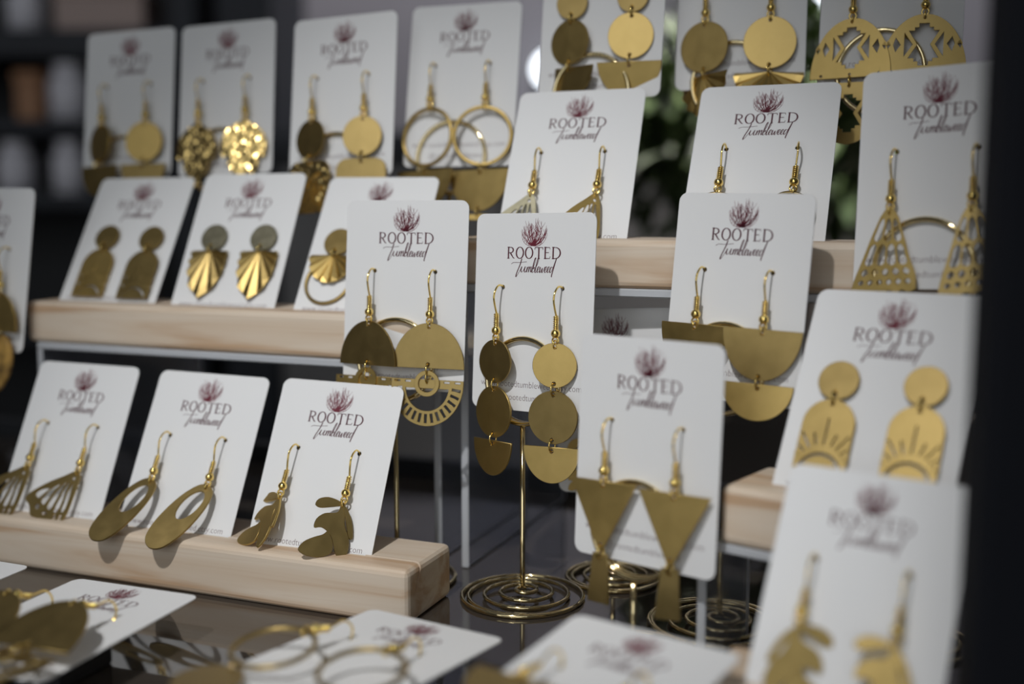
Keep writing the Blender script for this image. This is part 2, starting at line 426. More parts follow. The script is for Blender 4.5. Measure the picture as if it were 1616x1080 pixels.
# ------------------------------------------------------------------ cards
POSES = {"C1": [-202.2333, 486.5831, -68.0985, -0.3393, 0.4589, -0.0119],
 "C2": [-143.8063, 464.1622, -68.7635, -0.3239, 0.4881, -0.0207],
 "C3": [-88.4386, 439.5913, -68.3024, -0.3142, 0.4619, -0.0238],
 "M1": [-191.3153, 539.6723, 10.4822, -0.3417, 0.5588, 0.0095],
 "M2": [-135.7985, 513.521, 11.7917, -0.3552, 0.4903, 0.0076],
 "M3": [-77.2198, 493.09, 10.1453, -0.356, 0.547, -0.0061],
 "U1": [3.7479, 475.6044, 43.9124, -0.3618, 0.4612, 0.0088],
 "U2": [73.7708, 450.3454, 43.6173, -0.412, 0.5023, 0.0042],
 "A": [-12.7912, 427.7609, -4.6073, -0.5882, 0.0812, 0.0185],
 "B": [-63.5064, 445.5545, 0.4751, -0.3605, 0.0932, -0.0002],
 "D": [22.9034, 366.9084, -42.2258, -0.6434, 0.0441, -0.0063],
 "E": [58.9962, 402.9014, 3.1132, -0.6388, 0.1283, -0.0138],
 "S": [16.5331, 445.6002, -42.0569, -0.4627, 0.0433, 0.0565],
 "L0": [-252.8194, 523.2104, 6.3104, -0.4604, 0.1457, -0.0145],
 "B1": [-210.0771, 579.9296, 82.0081, -0.3357, 0.1556, 0.031],
 "B2": [-157.2288, 558.72, 82.4336, -0.3429, 0.1549, 0.0365],
 "B3": [-96.8073, 523.2922, 79.7933, -0.3708, 0.1803, 0.0404],
 "B4": [-43.7294, 520.4173, 85.2962, -0.3261, 0.2051, 0.0055],
 "T1": [14.9405, 491.0923, 115.9388, -0.4189, 0.1046, -0.0124],
 "T2": [69.0518, 485.8667, 118.7958, -0.4187, 0.1042, 0.0155],
 "T3": [122.714, 462.8957, 116.6919, -0.4189, 0.1047, -0.0024],
 "U3": [117.7867, 389.7676, 42.4093, -0.6505, 0.1339, 0.0338],
 "R1": [99.7305, 368.889, -28.1641, -0.653, 0.5181, 0.0056],
 "R2": [78.2744, 311.7365, -72.305, -0.5382, 0.5438, -0.0234],
 "F1": [-151.832, 385.363, -130.869, -0.361, 1.557, -0.001],
 "F2": [-45.873, 360.998, -132.973, -0.52, 1.62, -0.02],
 "F3": [18.484, 311.497, -116.259, -0.684, 1.438, 0.046],
 "F0": [-218.4039, 412.4838, -129.1442, -0.3883, 1.5494, -0.0001]}
SCALE = {'R1': 1.05, 'R2': 0.95, 'U1': 1.03, 'U2': 1.03, 'T1': 1.03, 'T2': 1.03, 'T3': 1.03, 'E': 0.98}
CW, CH = 51.0, 72.0
def card_matrix(k):
    x, y, z, yaw, tilt, roll = POSES[k]
    r = Vector((math.cos(yaw), math.sin(yaw), 0)); n0 = Vector((math.sin(yaw), -math.cos(yaw), 0))
    u = Vector((0, 0, math.cos(tilt))) - n0*math.sin(tilt)
    Rv = r*math.cos(roll)+u*math.sin(roll); U = -r*math.sin(roll)+u*math.cos(roll); N = Rv.cross(U)
    s = SCALE.get(k, 1.0)
    m_ = Matrix((Rv*s, U*s, N*s)).transposed().to_4x4()
    m_.translation = Vector((x, y, z)) + Rv*(CW/2*s) - U*(CH*s)
    return m_
ME_CARD = plate('card_with_holes', [rrect(-CW/2, CW/2, 0, CH, 3.2), hole(-13, CH-27, .85), hole(12.5, CH-27, .85)], 0.45, 0.06)
CARDLABEL = {
 'A': 'white logo card on the centre wire stand, holding disc and half-moon drops',
 'B': 'white logo card on a wire stand left of centre, holding dome and fan drops',
 'D': 'white logo card lowest among the wire stands, holding triangle drops',
 'E': 'white logo card on a wire stand right of centre, holding double half-moon drops',
 'S': 'shaded white logo card on a stand under the highest clear riser',
 'L0': 'white logo card cut off by the left edge, holding dome and tortoiseshell drops',
 'B1': 'dim white card at the far left of the back row, holding disc drops',
 'B2': 'dim white card second in the back row, holding clustered leaf drops',
 'B3': 'white card third in the back row, holding disc and hammered drops',
 'B4': 'white card rightmost in the back row, holding hoop and half-moon drops',
 'T1': 'white card at the top edge, holding a disc over disc and pale half-moon',
 'T2': 'white card at the top edge, holding disc and pleated fan drops',
 'T3': 'white card at the top edge by the post, holding domes with cut-outs',
 'U1': 'leaning white card at the left of the highest wooden bar, holding wing drops',
 'U2': 'leaning white card at the right of the highest wooden bar, half hidden below',
 'U3': 'white card on a wire stand half behind the black post, holding filigree wings',
 'R1': 'leaning white card beside the black post, holding sunray arch studs',
 'R2': 'nearest leaning white card in front of the black post, holding leaf drops',
 'M1': 'leaning white card at the left of the middle wooden bar, holding arch studs',
 'M2': 'leaning white card in the middle of the raised left bar, holding shield studs',
 'M3': 'leaning white card at the right of the raised left bar, holding fan and hoop studs',
 'C1': 'leaning white card at the left of the front wooden bar, holding wing drops',
 'C2': 'leaning white card in the middle of the front wooden bar, holding long oval drops',
 'C3': 'leaning white card at the right of the front wooden bar, holding curling leaf drops',
 'F0': 'white card corner lying at the far left edge before the front bar',
 'F1': 'white card lying flat before the front bar, holding big rounded drops',
 'F2': 'white card lying flat at bottom centre, holding large hoops',
 'F3': 'white card lying flat at the bottom edge below the triangle drops',
}
CM = {}
for k in POSES:
    cm = CM[k] = card_matrix(k)
    c = obj('earring_card', ME_CARD, 'card', None, cm, label=CARDLABEL[k], category='earring card', group='printed earring cards')
    zf = 0.27
    obj('emblem_print', ME_EMBLEM, 'maroon', c, T(0, CH-11.9, zf))
    obj('name_print', ME_ROOTED, 'ink', c, T(0, CH-16.4, zf))
    obj('script_print', ME_SCRIPT, 'ink', c, T(0.1, CH-21.4, zf))
    obj('web_address_print', ME_URL, 'thinink', c, T(0, CH-63.4, zf))
    if k in 'A B D E S U3 T1 T2 T3 B1 B2 B3 B4 L0'.split():
        obj('handle_print', ME_AT, 'thinink', c, T(0, CH-68.2, zf))

# right-hand leaning card: its wooden bar and riser
def slot_point(k, v=63.5, u=0.0):
    return CM[k] @ Vector((u-CW/2, CH-v, 0))
p = slot_point('R1'); yaw = math.degrees(POSES['R1'][3])
nb = Vector((-math.sin(R_(yaw)), math.cos(R_(yaw)), 0)); rb = Vector((math.cos(R_(yaw)), math.sin(R_(yaw)), 0))
f = p - nb*11
block('wooden_card_holder', f, yaw, -12, 80, p.z, 18.5, 33, 'pale pine slotted bar at right, its left end showing below the sunray studs', tilt=29.7)
riser(f, yaw, -20, 84, p.z-18.5, 33, 'small clear acrylic riser under the right-hand wooden bar')
p = slot_point('R2', u=CW/2); yaw = math.degrees(POSES['R2'][3])
nb = Vector((-math.sin(R_(yaw)), math.cos(R_(yaw)), 0))
f = p - nb*11
block('wooden_card_holder', f, yaw, -36, 40, p.z, p.z-TZ, 34, 'pale pine slotted bar under the nearest card in front of the post', tilt=31.2)
# low black blocks that carry the flat cards
for k, nm in (('F0', 'the card corner at the far left'), ('F1', 'the flat card before the front bar'), ('F2', 'the flat card at bottom centre'), ('F3', 'the flat card at the bottom edge')):
    c = CM[k] @ Vector((0, 34, 0)); yw = math.degrees(POSES[k][3]); zt = min((CM[k] @ Vector((sx*11, 34+sy*12, -.3))).z for sx in (-1, 1) for sy in (-1, 1))
    obj('support_block', box_mesh('support_block', -11, 11, -12, 12, 0, zt-TZ, 1.0), 'black', None, yawm(yw, c.x, c.y, TZ), label='low black block under '+nm, category='support block', group='low black support blocks')

# ------------------------------------------------------------------ wire stands
def spiral_pts(r1, turns=3.6, n=110):
    o = []
    for i in range(n+1):
        t = i/n; r = 1.2 + (r1-1.2)*t; a = 2*math.pi*turns*t
        o.append((r*math.cos(a), r*math.sin(a), 2.6*(1-t)**1.5 + 0.95))
    for i in range(1, 33):
        a = 2*math.pi*turns + 2*math.pi*i/32; o.append((r1*math.cos(a), r1*math.sin(a), .95))
    return o
STANDLABEL = {'A': 'gold wire card stand with round coil base under the centre card', 'B': 'gold wire card stand behind the right end of the front bar',
 'D': 'gold wire card stand holding the triangle earrings card', 'E': 'gold wire card stand holding the double half-moon card', 'S': 'gold wire card stand behind the triangle earrings, under the riser',
 'L0': 'gold wire card stand at the left frame edge', 'B1': 'gold wire stand behind the far left back card', 'B2': 'gold wire stand behind the second back card', 'B3': 'gold wire stand behind the third back card',
 'B4': 'gold wire stand with ring showing between the hoop drops', 'T1': 'gold wire stand with ring showing beside the pale half-moon', 'T2': 'gold wire stand with ring between the disc and fan drops', 'T3': 'gold wire stand behind the cut-out dome drops',
 'U3': 'gold wire stand with big ring between the filigree wings'}
RINGV = {'T1': 70.5, 'T2': 70.0, 'T3': 66.0, 'B1': 68, 'B2': 66, 'B3': 68, 'B4': 68, 'U3': 65}
def stand(k, base_z, base_r=23.0):
    cm = CM[k]; vc = RINGV.get(k, 61.0); rr = 15.6
    a = cm @ Vector((-2.5, CH-vc-rr, .4))
    root = empty('wire_card_stand', T(a.x, a.y, base_z), label=STANDLABEL[k], category='card stand', group='gold wire card stands')
    inv = T(-a.x, -a.y, -base_z)
    key = ('spiral', base_r)
    if key not in CACHE: CACHE[key] = tube('coil_base', spiral_pts(base_r), .8, seg=8)
    obj('coil_base', CACHE[key], 'wire', root, RZ(random.uniform(0, 360)))
    obj('post', tube('post', [(1.2, 0, 3.4), (.3, 0, 4.2), (0, 0, 6), (0, 0, a.z-base_z)], .95, seg=10), 'wire', root, Matrix.Identity(4))
    if 'ring' not in CACHE: CACHE['ring'] = tube('clip_ring', ring_pts(rr, 48), .9, True, 8)
    local = inv @ cm
    for zz in (1.35, -1.35): obj('clip_ring', CACHE['ring'], 'wire', root, local @ T(-2.5, CH-vc, zz) @ RX(0))
for k in ('A', 'B', 'D', 'E', 'L0'): stand(k, TZ, 22.5)
stand('S', TZ, 18)
stand('U3', TZ, 20)
for k in ('B1', 'B2', 'B3', 'B4'): stand(k, -61.6, 20)
for k in ('T1', 'T2', 'T3'): stand(k, -31.8, 13)

# ------------------------------------------------------------------ earring pieces: (mesh, drop length to the next link, material)
def P_disc(d): return plate('disc%g' % d, [circ(0, 1.5-d/2, d/2, n=40), hole(0, 0), hole(0, 3-d)], .8), d-3
def P_halfdown(w, h, link=False):
    return plate('half%g_%g%d' % (w, h, link), [circ(0, 1.5, w/2, h, 36, 180, 360), hole(0, 0)] + ([hole(0, 3.0-h)] if link else []), .8), h-3.0
def P_halfup(w, h):
    return plate('dome%g_%g' % (w, h), [circ(0, 1.5-h, w/2, h, 36, 0, 180), hole(0, 0), hole(0, 3-h)], .8), h-3
def P_fan(w, h):
    o = [[(-w/2, 1.5), (-w/2, -.3)] + circ(0, -.3, w/2, h-1.8, 40, 180, 360)[1:] + [(w/2, 1.5)]]
    for i in range(15):
        a = 188+164*i/14; c, s = math.cos(R_(a)), math.sin(R_(a)); rx, ry = w/2, h-1.8
        o.append(slot_poly(rx*.82*c, -.3+ry*.82*s, math.degrees(math.atan2(s*ry, c*rx)), 3.4, 1.0))
    o.append(circ(0, -1.2, w*.30, h*.52, 24, 184, 356)[0:])
    o[-1] = [(x, min(y, -1.4)) for x, y in o[-1]]
    for x in (-w*.42, -w*.27, w*.27, w*.42): o.append(rrect(x-1.1, x+1.1, .3, 1.0, .2, 2))
    return plate('fan%g' % w, o, .8, .08), h
def P_halfring(): return plate('innerhalf', [circ(0, -.2, 4.9, n=30), circ(0, -.2, 3.3, n=18)], .8, .08), 5
def P_oval():
    o = smooth2([(0, 1.8), (3.6, 0), (6.0, -6), (6.9, -14), (6.4, -22), (4.2, -28), (0, -30.2), (-4.2, -28), (-6.4, -22), (-6.9, -14), (-6.0, -6), (-3.6, 0)], 5)
    return plate('longoval', [o, circ(0, -8.6, 3.7, 7.0, 28)], .9), 30
def P_tri(w, h): return plate('tri', [[(-w/2, 1.5), (0.5-1.2, 1.5-h), (.7, 1.5-h), (w/2, 1.5)], hole(0, 0), hole(0, 3.6-h, .6)], .8), h-3.2
def P_trap(): return plate('trap', [[(-2.7, 1.5), (-4.1, -14), (-3.8, -14.6), (3.8, -14.6), (4.1, -14), (2.7, 1.5)], hole(0, 0)], .8), 15
def P_arch(w, h, rays=True):
    o = [circ(0, 1.5-w/2, w/2, n=24, a0=0, a1=180) + [(-w/2, 1.5-h), (w/2, 1.5-h)], hole(0, 0)]
    if rays:
        for a, r0, r1 in ((90, 7.6, 15.5), (108, 7.8, 11.4), (72, 7.8, 11.4), (124, 7.8, 13.0), (56, 7.8, 13.0), (138, 7.6, 10.2), (42, 7.6, 10.2), (152, 7.4, 9.4), (28, 7.4, 9.4)):
            r0 *= w/15; r1 *= w/15; rm = (r0+r1)/2
            o.append(slot_poly(rm*math.cos(R_(a))*.92, 1.5-h+rm*math.sin(R_(a)), a, r1-r0, .5))
        arc = circ(0, 1.5-h-1.2, w*.43, n=14, a0=20, a1=160) + list(reversed(circ(0, 1.5-h-1.2, w*.37, n=14, a0=20, a1=160)))
        o.append(arc)
    return plate('arch%g%g%d' % (w, h, rays), o, .8, .06), h
def pleated(key, rfun, a0, a1, n, amp, sub=5, th=.6):
    """pleated sheet fanning out from the top hole; angles measured from straight down"""
    if key in CACHE: return CACHE[key]
    V, Fc = [], []; na = n*2
    rs = [0.0]+[(i+1)/sub for i in range(sub)]
    for side in (1, -1):
        for i in range(na+1):
            a = a0+(a1-a0)*i/na; Rm = rfun(a) * (1.0 if i % 2 else .965)
            for q in rs:
                z = amp*(1 if i % 2 else -1)*min(1, q*1.3) + side*th/2
                V.append((Rm*q*math.sin(R_(a)), 1.5-Rm*q*math.cos(R_(a)), z))
    nr = len(rs); off = (na+1)*nr
    for i in range(na):
        for j in range(nr-1):
            a, b2, c, d = i*nr+j, i*nr+j+1, (i+1)*nr+j+1, (i+1)*nr+j
            Fc.append((a, b2, c, d)); Fc.append((a+off, d+off, c+off, b2+off))
        a, b2 = i*nr+nr-1, (i+1)*nr+nr-1; Fc.append((a, a+off, b2+off, b2))
    for j in range(nr-1):
        Fc.append((j, j+off, j+1+off, j+1)); a = na*nr+j; Fc.append((a, a+1, a+1+off, a+off))
    CACHE[key] = mk(key, V, Fc); return CACHE[key]
def P_shield():
    pts = [(-90, 8.8), (-70, 9.6), (-50, 11.6), (-30, 15.4), (-15, 19.4), (0, 22.5), (15, 19.4), (30, 15.4), (50, 11.6), (70, 9.6), (90, 8.8)]
    def rf(a):
        for (x0, y0), (x1, y1) in zip(pts, pts[1:]):
            if x0 <= a <= x1: return y0+(y1-y0)*(a-x0)/(x1-x0)
        return 8.8
    return pleated('shield', rf, -90, 90, 9, .5), 22
def P_pfan(w, h): return pleated('pfan%g' % w, lambda a: 1/math.hypot(math.sin(R_(a))/(w/2), math.cos(R_(a))/h), -90, 90, 8, .55), h
def P_hoop(d, r=.75): 
    key = 'hoop%g' % d
    if key not in CACHE: CACHE[key] = tube(key, ring_pts(d/2, 44, 'XY', (0, -d/2+.4, 0)), r, True, 8)
    return CACHE[key], d-.8
def P_square(w, h): return plate('rsq%g' % w, [rrect(-w/2, w/2, 1.5-h, 1.5, 5.0), hole(0, 0)], .8), h
def P_wing(k=1.0, spread=1.0):
    def q(x, y): return (x*k*spread, y*k)
    rim = smooth2([q(0, 1.6), q(2.2, -1), q(3.6, -8), q(4.4, -15), q(3.6, -19.5), q(1.2, -20.6), q(-1.2, -19.6), q(-4, -21.4), q(-7.5, -20), q(-10.5, -19.8), q(-13, -16.8), q(-16.2, -15), q(-15, -11.8), q(-10, -6.5), q(-4.5, -2), q(-1.6, .6)], 4)
    cells = [[(.6, -3.5), (1.9, -8.5), (2.6, -13.5), (1.2, -14), (.3, -9)], [(-.9, -4), (-.5, -9), (.1, -14.4), (-1.6, -15), (-2.0, -9.5), (-1.7, -5)],
             [(-2.6, -4.8), (-3.0, -9.5), (-3.2, -14.8), (-5.2, -14.4), (-4.9, -9.6), (-3.6, -5.4)], [(-4.9, -6.2), (-6.1, -10), (-6.9, -14.2), (-8.9, -13.2), (-7.9, -9.4), (-6.0, -6.6)],
             [(-8.4, -8.6), (-9.6, -11), (-10.5, -13), (-12.6, -12), (-11.2, -9.8)], [(-.2, -16.2), (-.9, -17.2), (-.3, -18.3), (.8, -17.6)], [(2.2, -15.6), (1.4, -16.8), (2.2, -18), (3.2, -16.8)],
             [(-3.9, -17.2), (-4.9, -18.3), (-6.1, -17.6), (-5, -16.6)], [(-8.3, -16), (-9.2, -17.2), (-10.4, -16.2), (-9.5, -15)], [(.1, -1.2), (.6, -2.2), (-.2, -2.6), (-.8, -1.8)]]
    def grow(ce, f=1.16):
        cx = sum(c[0] for c in ce)/len(ce); cy = sum(c[1] for c in ce)/len(ce)
        return [(cx+(x-cx)*f, cy+(y-cy)*(1+(f-1)*.5)) for x, y in ce]
    return plate('wing%g%g' % (k, spread), [rim]+[smooth2([q(*c) for c in grow(ce)], 3) for ce in cells], .7, .04), 20
def P_filigree():
    Lf = [(0, -1.2, 1.2), (.08, -2.4, -1), (.3, -4.6, -7.5), (.55, -6.6, -14.5), (.8, -8.6, -21), (1, -9.6, -25.4)]
    Rf = [(0, 1.2, 1.2), (.08, 2.4, -1), (.3, 4.2, -7.5), (.55, 5.8, -14), (.8, 7.8, -19.6), (1, 8.0, -24.4)]
    def ev(c, t):
        for (t0, x0, y0), (t1, x1, y1) in zip(c, c[1:]):
            if t <= t1: f = (t-t0)/(t1-t0); return x0+(x1-x0)*f, y0+(y1-y0)*f
        return c[-1][1:]
    def pt(t, u):
        (x0, y0), (x1, y1) = ev(Lf, t), ev(Rf, t); return x0+(x1-x0)*u, y0+(y1-y0)*u
    left = [ev(Lf, t/12) for t in range(13)]; right = [ev(Rf, t/12) for t in range(13)]
    bottom = []
    for i in range(1, 24):
        u = i/24; x, y = pt(1, u); bottom.append((x, y - .9*abs(math.sin(u*math.pi*5))))
    rim = left + bottom + right[::-1] + [(0, 1.9)]
    cells = []
    for t0, t1, n_, g in ((.10, .36, 3, .09), (.39, .66, 4, .055), (.70, .80, 5, .07), (.85, .93, 6, .06)):
        for i in range(n_):
            u0, u1 = (i+.5*g*n_)/n_*.9+.05, (i+1-.5*g*n_)/n_*.9+.05
            tm = (t0+t1)/2
            if t1-t0 > .2: c = [pt(t0, (u0+u1)/2), pt(t0+.05, u0), pt(tm, u0), pt(t1-.04, u0), pt(t1, (u0+u1)/2), pt(t1-.04, u1), pt(tm, u1), pt(t0+.05, u1)]
            else: c = [pt(t0, (u0+u1)/2), pt(tm, u0), pt(t1, (u0+u1)/2), pt(tm, u1)]
            cells.append(smooth2(c, 3))
    rim = [(x*1.2, y) for x, y in rim]; cells = [[(x*1.2, y) for x, y in c] for c in cells]
    return plate('filigree', [rim]+cells, .7, .04), 24
def aztec_cut(cx, cy, k):
    pts = [(0, 5.2), (1.2, 5.2), (1.2, 4.2), (2.2, 4.2), (2.2, 3.4), (3.6, 3.4), (1.5, 0), (3.6, -3.4), (2.2, -3.4), (2.2, -4.2), (1.2, -4.2), (1.2, -5.2)]
    full = pts + [(-x, -y) for x, y in pts]
    return [(cx+x*k, cy+y*k) for x, y in full]
def P_aztecdome(w, h):
    o = [circ(0, 1.5-h, w/2, h, 36, 0, 180), hole(0, .2, .6)]
    cy = 1.5-h*.50; k = h/15.0
    o.append(aztec_cut(0, cy, k))
    for s in (-1, 1):
        o.append([(s*x*k, cy+y*k) for x, y in ((2.6, 0), (4.6, 3), (4.6, -3))][::s])
        o.append([(s*x*k, cy+y*k) for x, y in ((5.4, 0), (6.6, 1.8), (7.2, 0), (6.6, -1.8))][::s])
        o.append([(s*x*k, cy+y*k) for x, y in ((7.8, 0), (8.5, 1.1), (9.0, 0), (8.5, -1.1))][::s])
    for x in (-w*.36, 0, w*.36): o.append(hole(x, 2.6-h, .55))
    return plate('aztecdome', o, .8, .05), h-2.2
def P_aztechalf(w, h):
    o = [circ(0, 1.5, w/2, h, 36, 180, 360), hole(0, .2, .6)]
    cy = 1.5-h*.5; k = h/17.0
    o.append(aztec_cut(0, cy, k))
    for s in (-1, 1):
        o.append([(s*x*k, cy+y*k) for x, y in ((2.8, 0), (4.8, 3), (4.8, -3))][::s])
        o.append([(s*x*k, cy+y*k) for x, y in ((5.6, 0), (6.8, 1.8), (7.4, 0), (6.8, -1.8))][::s])
    return plate('aztechalf', o, .8, .05), h
def leaf_outline(x0, y0, x1, y1, w, bend=0.0):
    dx, dy = x1-x0, y1-y0; L = math.hypot(dx, dy); ux, uy = dx/L, dy/L; nx, ny = -uy, ux
    pr = [(0, .04), (.12, .30), (.3, .72), (.55, 1.0), (.78, .86), (.93, .45), (1.0, 0)]
    up = [(x0+ux*L*t+nx*(w/2*q+bend*math.sin(math.pi*t)), y0+uy*L*t+ny*(w/2*q+bend*math.sin(math.pi*t))) for t, q in pr]
    dn = [(x0+ux*L*t-nx*(w/2*q-bend*math.sin(math.pi*t)), y0+uy*L*t-ny*(w/2*q-bend*math.sin(math.pi*t))) for t, q in pr[-2::-1]]
    return smooth2(up+dn, 3)
# several leaves cut from one sheet: each leaf a part
BRANCH = [('stem', smooth2([(-.6, .8), (.8, .6), (1.4, -3), (2.2, -7), (4.5, -11), (5.2, -15.5), (4, -19), (2.6, -19.5), (.5, -16.5), (-1.4, -12.5), (-3.2, -10.4), (-6, -9.2), (-8.6, -9.8), (-8.4, -6.5), (-6, -4), (-3, -3.2), (-1.2, -2.2)], 3)),
          ('leaf', smooth2([(-3.4, -10.0), (-2.0, -11.8), (-.6, -14.5), (-.8, -17.6), (-4, -19.6), (-9, -20.2), (-12.4, -18.8), (-11.2, -15.6), (-8, -13.2), (-5, -11.6)], 3)),
          ('leaf', smooth2([(.2, .4), (-2, 1.6), (-6, 2.0), (-9.2, .6), (-9.9, -1.6), (-8, -2.4), (-5, -1.6), (-2, -.6)], 3)),
          ('leaf', smooth2([(.2, .5), (2, -1), (4.4, -5), (5.8, -10), (5.4, -11.2), (4.2, -10.4), (2.4, -5.6), (.4, -1.2)], 3))]
BRANCHM = [(n_, [(-x, y) for x, y in reversed(o)]) for n_, o in BRANCH]
CLUSTER = [('leaf', (0, .5, -10, -17, 8.0, -1)), ('leaf', (0, .5, 10, -17, 8.0, 1)), ('leaf', (0, .5, -4.6, -25, 8.0, -.6)), ('leaf', (0, .5, 4.6, -25, 8.0, .6)), ('leaf', (0, 0, 0, -30, 7.4, 0))]
LAUREL = [('stem', [(-.4, 1), (.4, 1), (.4, -25), (-.4, -25)])] + [('leaf', (0, -2-4*i, sx*6.5, -6.5-4*i, 3.4, 0)) for i in range(5) for sx in (-1, 1)]

def V_link(root, at, mi='gold', big=False):
    key = 'linkbig' if big else 'link'
    if key not in CACHE: CACHE[key] = tube('jump_ring', ring_pts(2.15 if big else 1.35, 16, 'YZ'), .34, True, 6)
    obj('jump_ring', CACHE[key], mi, root, T(*at))
HOOK = None
def hook_meshes():
    global HOOK
    if HOOK: return HOOK
    wire = tube('ear_wire', catmull([(0, -.8, -2.2), (0, 0.1, -.6), (0, .6, .9), (0, .5, 3.0), (0, -1.4, 5.0), (0, -4, 5.7), (0, -6.6, 5.0), (0, -8.8, 4.1), (0, -10.2, 3.7), (0, -17.2, 3.7)], 4), .36, seg=6)
    hp = [(.82*math.cos(i*.9), -9.8-i*.108, 3.7+.82*math.sin(i*.9)) for i in range(46)]
    coil = tube('coil', hp, .32, seg=5)
    bead = sphere('bead', 1.7)
    loop = tube('loop', ring_pts(1.25, 14, 'XY', (0, -18.4, 3.7)), .34, True, 6)
    HOOK = (wire, coil, bead, loop); return HOOK

SIDE = {0: 'left', 1: 'right'}
def earring(k, side, design, place, pieces, hook=True, swing=0, lean=0, twist=0, at=None, stud=None, cat='earring', hmat='gold'):
    cm = CM[k]
    u, v = (12.5, 27) if side == 0 else (38, 27)
    if at: u, v = at
    root = empty('stud_earring' if stud else 'drop_earring', cm @ T(u-CW/2, CH-v, .25) @ RZ(swing) @ RX(-lean) @ RY(twist),
                 label='%s %s on %s' % (SIDE[side], design, place), category=cat, group='brass earrings displayed on cards')
    if stud:
        d, sm = stud
        me = plate('stud%g' % d, [circ(0, 0, d/2, n=36), hole(0, 1.6-d/2, .6)], .9)
        obj('stud_disc', me, sm, root, T(0, 0, 1.6))
        if 'pin' not in CACHE: CACHE['pin'] = tube('pin', [(0, 0, -3), (0, 0, 1.3)], .4, seg=6)
        obj('pin', CACHE['pin'], 'wire', root, Matrix.Identity(4))
        cur = Vector((0, 1.6-d/2-2.6, 1.9))
    else:
        w, c, b2, lo = hook_meshes()
        h = obj('ear_hook', w, hmat, root, Matrix.Identity(4))
        obj('coil', c, hmat, h, Matrix.Identity(4)); obj('bead', b2, hmat, h, T(0, -15.9, 3.7)); obj('loop', lo, hmat, h, Matrix.Identity(4))
        cur = Vector((0, -20.2, 3.7))
    first = not stud
    for pc in pieces:
        (geo, mname, sw, ln, tw) = (list(pc)+[0, 0, 0])[:5]
        V_link(root, cur + Vector((0, 1.5 if first is False else .55, 0)), big=not first)
        first = False
        pm = T(cur.x, cur.y-.5, cur.z) @ RZ(sw) @ RX(-ln) @ RY(tw)
        if isinstance(geo, list):            # leaves of one branch
            for i, (nm, g) in enumerate(geo):
                ol = g if isinstance(g, list) else leaf_outline(*g)
                me = plate('lf%d_%s_%d' % (id(geo), nm, i), [ol], .8 + .06*i, .08)
                obj(nm, me, mname, root, pm @ T(0, 0, .03*i))
            ln_ = 22
        elif isinstance(geo, tuple) and geo[0] == 'fanring':
            me, ln_ = P_fan(28, 17.5); pm = pm @ T(0, -3.2, 0); V_link(root, pm @ Vector((0, 2.2, 0)), big=True); obj('slotted_fan', me, mname, root, pm); me2, _ = P_halfring(); obj('half_ring', me2, mname, root, pm @ T(0, .2, .75))
        elif isinstance(geo, tuple) and geo[0] == 'resin':
            key = 'resin_drop'
            if key not in CACHE:
                CACHE[key] = plate(key, [smooth2([(0, 1.5), (8, 0), (11.5, -8), (10, -17), (4, -24), (-4, -24), (-10, -17), (-11.5, -8), (-8, 0)], 4)], 3.0, .8)
            obj('resin_drop', CACHE[key], 'resin', root, pm); ln_ = 24
        else:
            me, ln_ = geo; obj(me.name.split('.')[0].rstrip('0123456789_').replace('half', 'half_moon').replace('pfan', 'pleated_fan').replace('rsq', 'rounded_square').replace('tri', 'triangle') if False else PNAME(me), me, mname, root, pm)
        nx = pm @ Vector((0, -ln_-3.5, 0)); cur = nx
    return root
def PNAME(me):
    n_ = me.name
    for a, b2 in (('disc', 'disc'), ('innerhalf', 'half_ring'), ('half', 'half_moon'), ('dome', 'dome_plate'), ('fan', 'fan_plate'), ('longoval', 'oval_plate'), ('tri', 'triangle_plate'), ('trap', 'trapezoid_plate'), ('arch', 'arch_plate'), ('shield', 'shield_plate'), ('pfan', 'pleated_fan'), ('hoop', 'hoop'), ('rsq', 'rounded_square_plate'), ('wing', 'wing_plate'), ('filigree', 'filigree_plate'), ('aztecdome', 'cutout_dome'), ('aztechalf', 'cutout_half_moon'), ('bar', 'bar'), ('drop', 'teardrop_plate')):
        if n_.startswith(a): return b2
    return 'plate'
def P_drop():
    return plate('dropplate', [smooth2([(0, 1.8), (6.5, -1), (11.5, -8), (13.2, -16), (11.0, -23), (5, -26.5), (-5, -26.5), (-11.0, -23), (-13.2, -16), (-11.5, -8), (-6.5, -1)], 5), hole(0, 0), hole(0, -24)], .8), 25
def P_bar(): return plate('barplate', [rrect(-5.5, 5.5, -1.2, 1.2, 1.0, 3)], .8), 2

both = (0, 1)
# centre stand
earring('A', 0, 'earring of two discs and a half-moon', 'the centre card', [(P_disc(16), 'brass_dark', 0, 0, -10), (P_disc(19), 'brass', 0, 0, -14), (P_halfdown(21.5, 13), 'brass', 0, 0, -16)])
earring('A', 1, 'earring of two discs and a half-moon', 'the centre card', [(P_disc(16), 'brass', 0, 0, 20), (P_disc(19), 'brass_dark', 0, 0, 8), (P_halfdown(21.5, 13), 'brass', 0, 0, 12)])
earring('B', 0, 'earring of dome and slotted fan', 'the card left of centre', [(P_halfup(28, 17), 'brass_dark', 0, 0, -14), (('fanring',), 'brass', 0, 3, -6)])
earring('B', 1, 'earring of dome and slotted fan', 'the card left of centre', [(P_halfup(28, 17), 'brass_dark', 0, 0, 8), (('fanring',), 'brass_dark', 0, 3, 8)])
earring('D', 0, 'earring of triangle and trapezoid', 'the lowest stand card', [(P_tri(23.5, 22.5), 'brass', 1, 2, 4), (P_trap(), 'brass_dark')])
earring('D', 1, 'earring of triangle and trapezoid', 'the lowest stand card', [(P_tri(23.5, 22.5), 'brass', 0, 2, 8), (P_trap(), 'brass_dark', 0, 0, 20)])
